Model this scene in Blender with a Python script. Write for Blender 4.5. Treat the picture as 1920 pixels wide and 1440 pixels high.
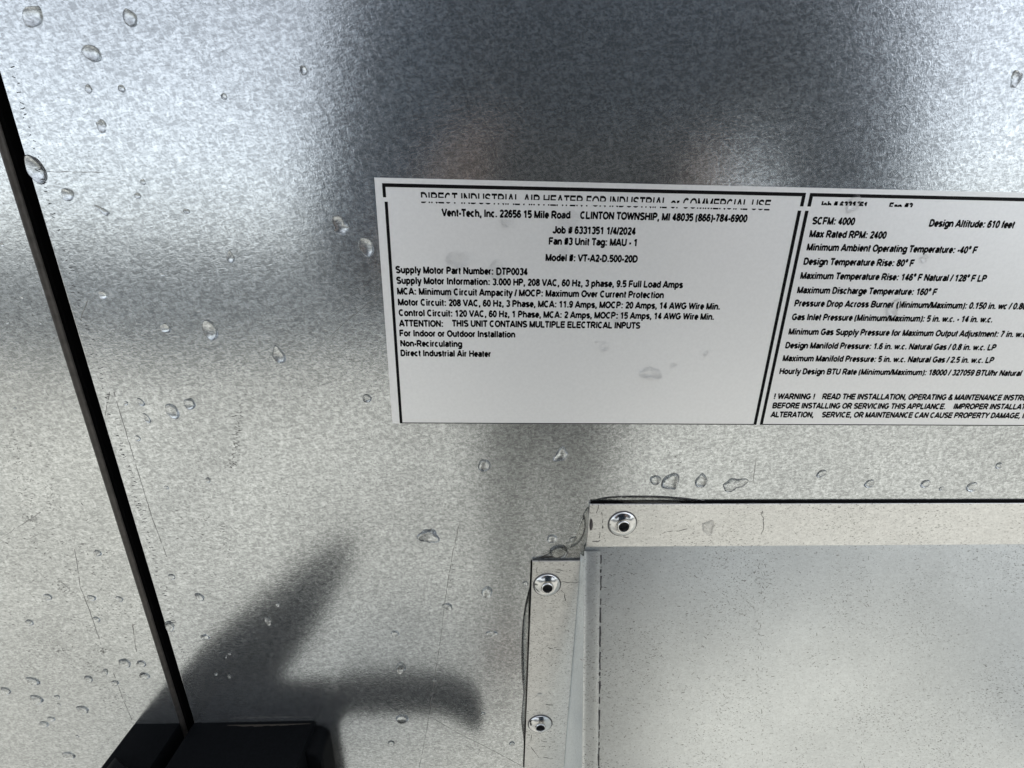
import bpy, bmesh, math, random
import numpy as np
from mathutils import Vector, Matrix

random.seed(7)
for o in list(bpy.data.objects): bpy.data.objects.remove(o)
SC = bpy.context.scene
COL = SC.collection

# ------------------------------------------------------------------ camera
# world: x right along the wall, y into the wall, z up; the sheet-metal wall is the plane y = 0
F_PX = 800.0            # focal length in photograph pixels (1920 wide)
DIST = 0.15             # lens to wall
H = 1.15                # lens above the roof
_vd = np.array([-45.0, 2475.0, F_PX]); _vh = np.array([24040.0, 130.0, F_PX])
_D = _vd/np.linalg.norm(_vd); _h = _vh-(_vh@_D)*_D; _X = _h/np.linalg.norm(_h); _N = np.cross(_X, _D)
_R = np.array([_X, _N, -_D])          # rows: world x, y, z seen in lens axes (right, down, forward)

def W(px, py, out=0.0):
    """survey helper: photograph point -> (x, z) in metres on the wall (or on a plane 'out' in front of it)"""
    w = _R@np.array([px-960.0, py-720.0, F_PX])
    v = w/w[1]*(DIST-out)
    return float(v[0]), float(v[2])+H

cam = bpy.data.cameras.new('camera'); cam.sensor_width = 36.0; cam.lens = F_PX/1920*36
cam.clip_start = 0.002; cam.clip_end = 500
cam_o = bpy.data.objects.new('camera', cam); COL.objects.link(cam_o)
M = Matrix.Identity(4)
for i in range(3):
    M[i][0] = _R[i][0]; M[i][1] = -_R[i][1]; M[i][2] = -_R[i][2]
M[0][3] = 0; M[1][3] = -DIST; M[2][3] = H
cam_o.matrix_world = M
SC.camera = cam_o

# ------------------------------------------------------------------ sky, sun, exposure
SUN_EL, SUN_AZ = 60.0, 74.0          # azimuth clockwise from +y
world = bpy.data.worlds.new('World'); SC.world = world; world.use_nodes = True
wn = world.node_tree; wn.nodes.clear()
sky = wn.nodes.new('ShaderNodeTexSky'); sky.sky_type = 'NISHITA'; sky.sun_disc = False
sky.sun_elevation = math.radians(SUN_EL); sky.sun_rotation = math.radians(SUN_AZ)
sky.air_density = 1.0; sky.dust_density = 1.6; sky.ozone_density = 1.0
hs = wn.nodes.new('ShaderNodeHueSaturation'); hs.inputs['Saturation'].default_value = 0.24
bg = wn.nodes.new('ShaderNodeBackground'); bg.inputs['Strength'].default_value = 0.15
wo = wn.nodes.new('ShaderNodeOutputWorld')
wn.links.new(sky.outputs[0], hs.inputs['Color']); wn.links.new(hs.outputs[0], bg.inputs['Color'])
wn.links.new(bg.outputs[0], wo.inputs['Surface'])
sun = bpy.data.lights.new('sun', 'SUN'); sun.energy = 0.9; sun.angle = math.radians(14); sun.color = (1.0, 0.95, 0.87)
sun_o = bpy.data.objects.new('sun', sun); COL.objects.link(sun_o)
az, el = math.radians(SUN_AZ), math.radians(SUN_EL)
to_sun = Vector((math.sin(az)*math.cos(el), math.cos(az)*math.cos(el), math.sin(el)))
sun_o.rotation_euler = to_sun.to_track_quat('Z', 'Y').to_euler()
sun_o.location = (0, 0, 6)
SC.view_settings.view_transform = 'Standard'; SC.view_settings.look = 'None'
SC.view_settings.gamma = 1.0; SC.view_settings.use_curve_mapping = False
SC.view_settings.exposure = 1.05
SC.render.engine = 'CYCLES'
SC.cycles.caustics_refractive = True; SC.cycles.caustics_reflective = True
SC.cycles.max_bounces = 16; SC.cycles.transmission_bounces = 12; SC.cycles.glossy_bounces = 8

# ------------------------------------------------------------------ helpers
def tag(o, label=None, cat=None, group=None, kind=None):
    if label: o['label'] = label
    if cat: o['category'] = cat
    if group: o['group'] = group
    if kind: o['kind'] = kind
    return o

def obj(name, bm, mat, parent=None, smooth=False, angle=None):
    me = bpy.data.meshes.new(name)
    bmesh.ops.recalc_face_normals(bm, faces=bm.faces)
    bm.to_mesh(me); bm.free()
    return link_mesh(name, me, mat, parent, smooth, angle)

def link_mesh(name, me, mat, parent=None, smooth=False, angle=None):
    if mat is not None and not me.materials: me.materials.append(mat)
    if smooth:
        for p in me.polygons: p.use_smooth = True
    if angle is not None:
        me.set_sharp_from_angle(angle=math.radians(angle))
    o = bpy.data.objects.new(name, me); COL.objects.link(o)
    if parent is not None:
        o.parent = parent
        o.matrix_parent_inverse = parent_world(parent).inverted()
    return o

def parent_world(p):
    m = Matrix.LocRotScale(p.location, p.rotation_euler, p.scale)
    if p.parent: m = parent_world(p.parent) @ p.matrix_parent_inverse @ m
    return m

def empty(name, loc):
    o = bpy.data.objects.new(name, None); COL.objects.link(o); o.location = loc; o.empty_display_size = .02
    return o

def box(bm, x0, x1, y0, y1, z0, z1, bevel=0, seg=2):
    vs = [bm.verts.new((x, y, z)) for x in (x0, x1) for y in (y0, y1) for z in (z0, z1)]
    fs = [(0,1,3,2),(4,6,7,5),(0,4,5,1),(2,3,7,6),(0,2,6,4),(1,5,7,3)]
    ff = [bm.faces.new([vs[i] for i in f]) for f in fs]
    if bevel:
        es = list({e for f in ff for e in f.edges})
        bmesh.ops.bevel(bm, geom=es, offset=bevel, segments=seg, affect='EDGES', profile=.5)
    return bm

def prism(bm, pts, y0, y1):
    """outline pts [(x,z)] extruded from y0 to y1"""
    a = [bm.verts.new((x, y0, z)) for x, z in pts]; b = [bm.verts.new((x, y1, z)) for x, z in pts]
    n = len(pts)
    bm.faces.new(a); bm.faces.new(b[::-1])
    for i in range(n): bm.faces.new((a[i], b[i], b[(i+1) % n], a[(i+1) % n]))
    return bm

def sweep(bm, path, normal, widths):
    """flat thin ribbon through 3-D points lying in a plane with the given normal"""
    prev = None
    n = len(path)
    for i, p in enumerate(path):
        t = (path[min(i+1, n-1)]-path[max(i-1, 0)]).normalized()
        s = t.cross(normal).normalized()*(widths[i]/2)
        a, b = bm.verts.new(p+s), bm.verts.new(p-s)
        if prev: bm.faces.new((prev[0], a, b, prev[1]))
        prev = (a, b)

def bar(bm, pts, rx, ry=None, seg=4, bevel_r=.35, taper=None):
    """rounded-rectangular bar along 3-D points"""
    ry = ry or rx
    prof = []
    for cx, cy, a0 in ((1,1,0),(-1,1,90),(-1,-1,180),(1,-1,270)):
        for k in range(seg+1):
            a = math.radians(a0+90*k/seg)
            prof.append((rx*(cx*(1-bevel_r)+bevel_r*math.cos(a)), ry*(cy*(1-bevel_r)+bevel_r*math.sin(a))))
    rings = []
    up = Vector((0, 0, 1))
    n = len(pts)
    for i, p in enumerate(pts):
        t = (pts[min(i+1, n-1)]-pts[max(i-1, 0)]).normalized()
        s = t.cross(up)
        if s.length < .05: s = t.cross(Vector((1, 0, 0)))
        s.normalize(); u = s.cross(t).normalized()
        q = taper[i] if taper else 1.0
        rings.append([bm.verts.new(p+s*a*q+u*b*q) for a, b in prof])
    m = len(prof)
    for r0, r1 in zip(rings, rings[1:]):
        for k in range(m): bm.faces.new((r0[k], r0[(k+1) % m], r1[(k+1) % m], r1[k]))
    bm.faces.new(rings[0][::-1]); bm.faces.new(rings[-1])

# ------------------------------------------------------------------ materials
class NT:
    def __init__(s, name):
        s.m = bpy.data.materials.new(name); s.m.use_nodes = True
        s.t = s.m.node_tree; s.b = s.t.nodes['Principled BSDF']
    def n(s, typ, **kw):
        x = s.t.nodes.new(typ)
        for k, v in kw.items():
            if k in x.inputs.keys(): x.inputs[k].default_value = v
            else: setattr(x, k, v)
        return x
    def l(s, a, b): s.t.links.new(a, b)
    def set(s, **kw):
        for k, v in kw.items(): s.b.inputs[k.replace('_', ' ')].default_value = v
    def coords(s, scale=(1, 1, 1), rot=(0, 0, 0)):
        tc = s.n('ShaderNodeTexCoord'); mp = s.n('ShaderNodeMapping')
        mp.inputs['Scale'].default_value = scale; mp.inputs['Rotation'].default_value = rot
        s.l(tc.outputs['Object'], mp.inputs['Vector']); return mp.outputs[0]
    def noise(s, vec, scale, detail=2, rough=.5, dist=0, typ='FBM'):
        x = s.n('ShaderNodeTexNoise'); x.noise_type = typ
        x.inputs['Scale'].default_value = scale; x.inputs['Detail'].default_value = detail
        x.inputs['Roughness'].default_value = rough; x.inputs['Distortion'].default_value = dist
        s.l(vec, x.inputs['Vector']); return x.outputs['Fac']
    def ramp(s, fac, *stops):
        r = s.n('ShaderNodeValToRGB'); e = r.color_ramp.elements
        while len(e) < len(stops): e.new(.5)
        for el_, (p, c) in zip(e, stops):
            el_.position = p; el_.color = c if len(c) == 4 else (*c, 1)
        s.l(fac, r.inputs['Fac']); return r.outputs['Color']
    def math(s, op, a, b=None, clamp=False):
        x = s.n('ShaderNodeMath', operation=op); x.use_clamp = clamp
        for i, v in enumerate((a, b)):
            if v is None: continue
            if hasattr(v, 'links'): s.l(v, x.inputs[i])
            else: x.inputs[i].default_value = v
        return x.outputs[0]
    def mix(s, fac, a, b, mode='MIX'):
        x = s.n('ShaderNodeMix'); x.data_type = 'RGBA'; x.blend_type = mode
        for sock, v in ((x.inputs[0], fac), (x.inputs[6], a), (x.inputs[7], b)):
            if hasattr(v, 'links'): s.l(v, sock)
            else: sock.default_value = v if not isinstance(v, tuple) else (*v, 1)[:4]
        return x.outputs[2]

def g(v): return (v, v, v)

def galvanised(name, base=(.615, .652, .675), rough=.20, needle=1.0, fleck=.5, seed=0.0):
    """hot-dip zinc: needle-like frost of tilted grains, dark pores, faint wide clouds"""
    t = NT(name)
    v = t.coords((1, 1, 1), (seed, seed*.7, seed*1.3))
    # short grains lying in four directions
    h = None
    for k, ang in enumerate((10, 55, 100, 145)):
        v1 = t.coords((1, 1, 1), (0, math.radians(ang), 0))
        mp = t.n('ShaderNodeMapping'); mp.inputs['Scale'].default_value = (1, 1, .40); mp.inputs['Location'].default_value = (k*.37+seed, k*.21, 0)
        t.l(v1, mp.inputs['Vector'])
        nn = t.noise(mp.outputs[0], 1100+80*k, 2, .5, .9)
        h = nn if h is None else t.math('MAXIMUM' if k % 2 else 'ADD', h, nn)
    h = t.math('MULTIPLY', h, .5)
    fine = t.noise(v, 2600, 2, .6)
    hh = t.math('ADD', h, t.math('MULTIPLY', fine, .15))
    bump = t.n('ShaderNodeBump'); bump.inputs['Strength'].default_value = .42*needle; bump.inputs['Distance'].default_value = .00012
    t.l(hh, bump.inputs['Height'])
    # very wide waves of the sheet (oil canning)
    wide = t.noise(t.coords(), 7, 1, .4)
    b2 = t.n('ShaderNodeBump'); b2.inputs['Strength'].default_value = .5; b2.inputs['Distance'].default_value = .004
    t.l(wide, b2.inputs['Height']); t.l(bump.outputs[0], b2.inputs['Normal'])
    t.l(b2.outputs[0], t.b.inputs['Normal'])
    q = .5*needle
    grain = t.ramp(h, (.44, g(1-.66*q)), (.55, g(1.0)), (.66, g(1+.60*q)))
    cloud = t.ramp(t.noise(v, 18, 3, .55), (.3, g(.90)), (.7, g(1.05)))
    col = t.mix(1.0, t.mix(1.0, (*base, 1), grain, 'MULTIPLY'), cloud, 'MULTIPLY')
    pore = t.noise(t.coords((1, 1, 2.2), (0, .15, 0)), 1150, 2, .5, .6)
    dens = t.noise(v, 30, 2, .5)
    thr = t.math('ADD', pore, t.math('MULTIPLY', dens, .16))
    pm = t.ramp(thr, (.705, g(0)), (.77, g(1)))
    col = t.mix(t.math('MULTIPLY', pm, fleck), col, (.13, .13, .13))
    t.l(col, t.b.inputs['Base Color'])
    r = t.math('ADD', t.math('MULTIPLY', t.noise(v, 420, 3, .6), .16), rough-.08)
    t.l(r, t.b.inputs['Roughness'])
    t.set(Metallic=.89, Specular_IOR_Level=.3)
    return t.m

def plain(name, col, rough=.5, metallic=0.0, **kw):
    t = NT(name); t.set(Base_Color=(*col, 1), Roughness=rough, Metallic=metallic)
    v = t.coords(); n_ = t.noise(v, kw.pop('nscale', 300), 4, .6)
    amp = kw.pop('amp', .2)
    t.l(t.mix(1.0, (*col, 1), t.ramp(n_, (.3, g(1-amp)), (.7, g(1+amp))), 'MULTIPLY'), t.b.inputs['Base Color'])
    t.l(t.math('ADD', t.math('MULTIPLY', n_, .12), rough-.06), t.b.inputs['Roughness'])
    bs = kw.pop('bump', 0)
    if bs:
        b = t.n('ShaderNodeBump'); b.inputs['Strength'].default_value = bs; b.inputs['Distance'].default_value = kw.pop('bdist', .0002)
        t.l(n_, b.inputs['Height']); t.l(b.outputs[0], t.b.inputs['Normal'])
    for k, v_ in kw.items(): t.b.inputs[k].default_value = v_
    return t.m

MAT = {}
MAT['door'] = galvanised('galvanised_door')
MAT['side'] = galvanised('galvanised_side', (.61, .642, .655), .21, .9, .8, 2.1)
MAT['flange'] = galvanised('galvanised_flange', (.735, .75, .75), .34, .35, .85, 4.0)
MAT['hood'] = galvanised('galvanised_hood', (.74, .775, .785), .33, .25, .8, 5.2)
MAT['cheek'] = galvanised('galvanised_cheek', (.84, .885, .90), .42, .2, .4, 6.1)  # skylight on the side cheek put into a paler, bluer zinc
MAT['edge'] = plain('shaded_edge', (.075, .07, .065), .5, .5, nscale=350, amp=.3)  # dark tone paints the shade on the casing's rolled edge
MAT['gasket_and_shade'] = plain('gasket_and_shade', (.003, .003, .0035), .8, **{'Specular IOR Level': .04})  # near-black rubber; also stands for shade along flange and panel edges
MAT['black'] = plain('black_plastic', (.0035, .0042, .0052), .62, amp=.35, nscale=900, bump=.1, **{'Specular IOR Level': .06})
MAT['dust'] = plain('dust', (.035, .03, .024), .95, nscale=1500, amp=.4)
MAT['ink'] = plain('ink', (.006, .006, .007), .6, amp=.1, **{'Specular IOR Level': .08})
MAT['scratch'] = plain('scratch', (.24, .24, .235), .45, .7)
MAT['grime'] = plain('grime', (.05, .05, .055), .6, .2)
MAT['chrome'] = plain('rivet_metal', (.66, .675, .685), .17, 1.0, nscale=500, amp=.08)
MAT['ring'] = plain('rivet_shadow_ring', (.10, .10, .105), .35, .3)  # dark tone for the shadow ring round each rivet head
MAT['hole'] = plain('hole', (.015, .015, .016), .6)
MAT['tar'] = plain('dark_sealant', (.03, .026, .03), .12, amp=.2)

t = NT('label_vinyl'); v = t.coords()
n1 = t.noise(v, 900, 3, .6)
t.l(t.ramp(n1, (.35, (.89, .91, .925)), (.65, (.93, .95, .965))), t.b.inputs['Base Color'])
t.l(t.math('ADD', t.math('MULTIPLY', n1, .08), .40), t.b.inputs['Roughness'])
b = t.n('ShaderNodeBump'); b.inputs['Strength'].default_value = .12; b.inputs['Distance'].default_value = .0001
t.l(n1, b.inputs['Height']); t.l(b.outputs[0], t.b.inputs['Normal'])
t.set(Metallic=.46, Specular_IOR_Level=.45)
MAT['vinyl'] = t.m

t = NT('water'); t.set(Base_Color=(1, 1, 1, 1), Roughness=0.0, IOR=1.333, Transmission_Weight=1.0); MAT['water'] = t.m
t = NT('thin_water'); t.set(Base_Color=(1, 1, 1, 1), Roughness=0.0, IOR=1.30, Transmission_Weight=1.0); MAT['film'] = t.m
t = NT('clear_sealant'); v = t.coords()
t.set(Base_Color=(.70, .70, .685, 1), IOR=1.40, Transmission_Weight=1.0)
t.l(t.math('MULTIPLY', t.noise(v, 500, 2), .28), t.b.inputs['Roughness'])
b = t.n('ShaderNodeBump'); b.inputs['Strength'].default_value = .3; b.inputs['Distance'].default_value = .0004
t.l(t.noise(v, 260, 3), b.inputs['Height']); t.l(b.outputs[0], t.b.inputs['Normal'])
MAT['sealant'] = t.m

# ------------------------------------------------------------------ setting: roof deck and parapet (seen only mirrored in the metal)
def grid_plane(bm, x0, x1, y0, y1, z): 
    bm.faces.new([bm.verts.new(p) for p in ((x0, y0, z), (x1, y0, z), (x1, y1, z), (x0, y1, z))])
bm = bmesh.new(); grid_plane(bm, -200, 200, -200, 200, 0)
MAT['roof'] = plain('roof_membrane', (.52, .50, .435), .8, nscale=1.1, amp=.30)
tag(obj('roof_deck', bm, MAT['roof']), kind='structure')
bm = bmesh.new(); box(bm, -14, 14, -4.45, -4.2, 0.004, 1.06)
MAT['parapet'] = plain('parapet_face', (.18, .19, .20), .8, nscale=4, amp=.2)
par = obj('parapet_wall', bm, MAT['parapet'])
tag(par, 'low grey parapet wall along the roof edge behind the photographer', 'wall')
bm = bmesh.new(); box(bm, -14, 14, -4.50, -4.15, 1.064, 1.10, .008)
obj('coping', bm, plain('coping', (.45, .46, .47), .5, .6), par)

# ------------------------------------------------------------------ sheet-metal panels
mm = .001
GAPR = W(245, 960)[0]            # left edge of the door
GAPL = W(219, 960)[0]            # right edge of the neighbouring panel
ZT, ZB = H+.30, H-.62
XL, XR = -.62, .62
ER = .0014                       # radius of the rolled edge

def panel_mesh(bm, x0, x1, fold_left=False, fold_right=False, depth=.022, r=.0012):
    """folded sheet: flat front at y=0 with returns bent back round a radius"""
    prof = []
    if fold_left:
        prof.append((x0, depth))
        for k in range(7):
            a = math.radians(90*k/6); prof.append((x0+r-r*math.cos(a), r-r*math.sin(a)))
    else: prof.append((x0, 0))
    n_in = 24
    xa, xb = prof[-1][0], (x1-r if fold_right else x1)
    for k in range(1, n_in): prof.append((xa+(xb-xa)*k/n_in, 0))
    if fold_right:
        for k in range(7):
            a = math.radians(90*k/6); prof.append((x1-r+r*math.sin(a), r-r*math.cos(a)))
        prof.append((x1, depth))
    else: prof.append((x1, 0))
    zs = [ZB+(ZT-ZB)*k/30 for k in range(31)]
    rows = [[bm.verts.new((x, y, z)) for x, y in prof] for z in zs]
    for a, b in zip(rows, rows[1:]):
        for k in range(len(prof)-1): bm.faces.new((a[k], a[k+1], b[k+1], b[k]))

unit_side = empty('casing_panel', (-.3, 0, ZB))
tag(unit_side, 'galvanised steel casing panel left of the black door gap', 'panel')
bm = bmesh.new(); panel_mesh(bm, XL, GAPL-ER)
obj('sheet', bm, MAT['side'], unit_side, smooth=True, angle=60)
bm = bmesh.new(); prev = None
for k in range(9):
    a_ = math.radians(90*k/8)
    p = [bm.verts.new((GAPL-ER+ER*math.sin(a_), ER-ER*math.cos(a_), z_)) for z_ in (ZB, ZT)]
    if prev: bm.faces.new((prev[0], p[0], p[1], prev[1]))
    prev = p
obj('rolled_edge', bm, MAT['edge'], unit_side, smooth=True)
bm = bmesh.new(); box(bm, GAPL-.004, GAPL+.0002, .0026, .0224, ZB, ZT)  # black strip painting the shade on the panel's return
obj('return_shade', bm, MAT['gasket_and_shade'], unit_side)
door = empty('access_door', (.2, 0, ZB))
tag(door, 'large galvanised steel access door carrying the printed label and the hood', 'door')
bm = bmesh.new(); panel_mesh(bm, GAPR, XR, fold_left=True, r=.0007)
obj('sheet', bm, MAT['door'], door, smooth=True, angle=60)
bm = bmesh.new(); box(bm, GAPL-.02, GAPR+.02, .0225, .030, ZB, ZT)
obj('gap_gasket', bm, MAT['gasket_and_shade'], door)

# ------------------------------------------------------------------ printed label
LX0, LX1, LZ1, LZ0 = W(702, 333)[0], .232, W(702, 333)[1], W(737, 793.5)[1]
LT = .00016
label = empty('data_label', (LX0, 0, LZ0))
tag(label, 'white printed two-column data label stuck on the galvanised door', 'label')
bm = bmesh.new(); box(bm, LX0, LX1, -LT, .0004, LZ0, LZ1)
obj('vinyl_sheet', bm, MAT['vinyl'], label)
IY = -LT-.00003
def ink_rect(x0, x1, z0, z1, name='border_line'):
    bm = bmesh.new(); bm.faces.new([bm.verts.new(p) for p in ((x0, IY, z0), (x1, IY, z0), (x1, IY, z1), (x0, IY, z1))])
    return obj(name, bm, MAT['ink'], label)
bx0, bzt = W(716.5, 343.5); bx0b = W(723, 350.4)[0]; bztb = W(723, 350.6)[1]
gz1 = W(720, 370)[1]; gz0 = W(720, 378.2)[1]
lw = bx0b-bx0
dv0, dv1 = W(1502.6, 370)[0], W(1509.2, 370)[0]
dv2, dv3 = W(1516.6, 370)[0], W(1523.2, 370)[0]
sh = .0004
ink_rect(bx0, dv1, bztb, bzt)                              # top of the left cell
ink_rect(bx0, bx0b, gz1, bztb); ink_rect(bx0+sh, bx0b+sh, LZ0+.0003, gz0)
ink_rect(dv0, dv1, gz1, bztb); ink_rect(dv0-sh, dv1-sh, LZ0+.0003, gz0)
ink_rect(dv2, LX1-.004, bztb, bzt)
ink_rect(dv2, dv3, gz1, bztb); ink_rect(dv2-sh, dv3-sh, LZ0+.0003, gz0)
ink_rect(bx0+sh, dv1-sh, LZ0+.00005, LZ0+.0004); ink_rect(dv2-sh, LX1-.004, LZ0+.00005, LZ0+.0004)

# a narrow bold grotesque drawn with strokes (cap height 1)
HS = .098
def _el(cx, cy, rx, ry, a0, a1, n=None):
    n = n or max(4, int(abs(a1-a0)/18))
    return [(cx+rx*math.cos(math.radians(a0+(a1-a0)*k/n)), cy+ry*math.sin(math.radians(a0+(a1-a0)*k/n))) for k in range(n+1)]
_ADV = dict(zip('ABCDEFGHIJKLMNOPQRSTUVWXYZ', (722,722,722,722,667,611,778,722,278,556,722,611,833,722,778,667,778,722,667,611,722,667,944,667,667,611)))
_ADV.update(zip('abcdefghijklmnopqrstuvwxyz', (556,611,556,611,556,333,611,611,278,278,556,278,889,611,611,611,611,389,556,333,611,556,778,556,556,500)))
_ADV.update({c: 556 for c in '0123456789#'}); _ADV.update({' ': 278, '.': 278, ',': 278, ':': 333, '-': 333, '/': 278, '(': 333, ')': 333, '!': 333, '&': 722, '\u00b0': 400})
def glyph(c):
    """centre lines of one character -> (advance, list of polylines)"""
    adv = _ADV[c]/716.0; sb = .065 if c in 'HBDEFLKMNPRUIhbdnmuiklpqr' else .035
    L, R = sb+HS, adv-sb-HS; m = (L+R)/2; T, B = 1-HS*.85, HS*.85; X = .735; XT = X-HS*.85; e = HS
    rx = (R-L)/2; my = .52; xm = X/2; xr = (XT-B)/2; S = []
    if c == 'A': S = [[(L-e*.6, 0), (m, 1), (R+e*.6, 0)], [(L+rx*.34, .30), (R-rx*.34, .30)]]
    elif c == 'B': S = [[(L, 0), (L, 1)], [(L, T), (m, T)]+_el(m, (T+my)/2, rx*.9, (T-my)/2, 90, -90)+[(L, my)], [(m, my)]+_el(m, (B+my)/2, rx, (my-B)/2, 90, -90)+[(L, B)]]
    elif c == 'C': S = [_el(m, .5, rx, .5-B, 48, 312)]
    elif c == 'D': S = [[(L, 0), (L, 1)], [(L, T), (m-.05, T)]+_el(m-.05, .5, rx+.05, .5-B, 90, -90)+[(L, B)]]
    elif c == 'E': S = [[(L, 0), (L, 1)], [(L, T), (R+e, T)], [(L, my), (R+e*.6, my)], [(L, B), (R+e, B)]]
    elif c == 'F': S = [[(L, 0), (L, 1)], [(L, T), (R+e, T)], [(L, my-.04), (R+e*.3, my-.04)]]
    elif c == 'G': S = [_el(m, .5, rx, .5-B, 48, 330)+[(R, .46)], [(m+.03, .44), (R+e, .44)]]
    elif c == 'H': S = [[(L, 0), (L, 1)], [(R, 0), (R, 1)], [(L, my), (R, my)]]
    elif c == 'I': S = [[(m, 0), (m, 1)]]
    elif c == 'J': S = [[(R, 1), (R, .3)]+_el(m, .3, rx, .3-B, 0, -170)]
    elif c == 'K': S = [[(L, 0), (L, 1)], [(R+e*.5, 1), (L, .42)], [(L+rx*.6, .58), (R+e*.8, 0)]]
    elif c == 'L': S = [[(L, 1), (L, 0)], [(L, B), (R+e, B)]]
    elif c == 'M': S = [[(L, 0), (L, 1)], [(R, 0), (R, 1)], [(L, 1-e*.5), (m, .02), (R, 1-e*.5)]]
    elif c == 'N': S = [[(L, 0), (L, 1)], [(R, 0), (R, 1)], [(L, .96), (R, .04)]]
    elif c in 'OQ': S = [_el(m, .5, rx, .5-B, 0, 360, 24)]+([[(m+.1, .25), (R+e, -.03)]] if c == 'Q' else [])
    elif c in 'PR':
        S = [[(L, 0), (L, 1)], [(L, T), (m, T)]+_el(m, (T+.46)/2, rx, (T-.46)/2, 90, -90)+[(L, .46)]]
        if c == 'R': S += [[(m-.02, .44), (R+e*.7, 0)]]
    elif c == 'S': S = [_el(m, (T+.52)/2, rx, (T-.52)/2, 25, 200)+[(m-rx*.45, .555), (m+rx*.5, .455)]+_el(m, (B+.49)/2, rx, (.49-B)/2, 20, -155)]
    elif c == 'T': S = [[(L-e, T), (R+e, T)], [(m, T), (m, 0)]]
    elif c == 'U': S = [[(L, 1), (L, .36)]+_el(m, .36, rx, .36-B, 180, 360)+[(R, 1)]]
    elif c == 'V': S = [[(L-e*.6, 1), (m, .02), (R+e*.6, 1)]]
    elif c == 'W': S = [[(L-e*.6, 1), (L+rx*.46, .03), (m, .95), (R-rx*.46, .03), (R+e*.6, 1)]]
    elif c == 'X': S = [[(L-e*.4, 0), (R+e*.4, 1)], [(L-e*.4, 1), (R+e*.4, 0)]]
    elif c == 'Y': S = [[(L-e*.6, 1), (m, .44), (R+e*.6, 1)], [(m, .46), (m, 0)]]
    elif c == 'Z': S = [[(L, T), (R, T), (L, B), (R+e*.5, B)]]
    elif c == 'a': S = [_el(m, XT-rx*.55, rx, rx*.55, 155, 0)+[(R, 0)], [(R, .43), (m, .40)]+_el(m-rx*.1, .245, rx*.85, .155, 90, 270)+_el(m, .30, rx, .21, 275, 340)]
    elif c in 'bp':
        S = [[(L, 0), (L, 1)] if c == 'b' else [(L, -.29), (L, X)], _el(m, xm, rx, xr, 180, -180, 20)]
    elif c == 'c': S = [_el(m, xm, rx, xr, 48, 312)]
    elif c in 'dqg':
        S = [_el(m, xm, rx, xr, 0, 360, 20)]
        S += [[(R, 0), (R, 1)]] if c == 'd' else [[(R, X), (R, -.29)]] if c == 'q' else [[(R, X), (R, -.06)]+_el(m, -.06, rx, .17, 0, -160)]
    elif c == 'e': S = [[(L, xm-.01), (R, xm-.01)]+_el(m, xm, rx, xr, 0, 315)]
    elif c == 'f': S = [[(m-.02, 0), (m-.02, .80)]+_el(m+.13, .80, .15, 1-.80-B, 180, 80), [(L-e, XT), (R+e, XT)]]
    elif c == 'h': S = [[(L, 0), (L, 1)], _el(m, XT-rx, rx, rx, 180, 0)+[(R, 0)]]
    elif c in 'ij': S = [[(m, 0), (m, X)] if c == 'i' else [(m, X), (m, -.2), (m-.12, -.24)], [(m, .85), (m, 1)]]
    elif c == 'k': S = [[(L, 0), (L, 1)], [(R+e*.4, X), (L, .28)], [(L+rx*.55, .42), (R+e*.7, 0)]]
    elif c == 'l': S = [[(m, 0), (m, 1)]]
    elif c == 'm':
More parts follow.
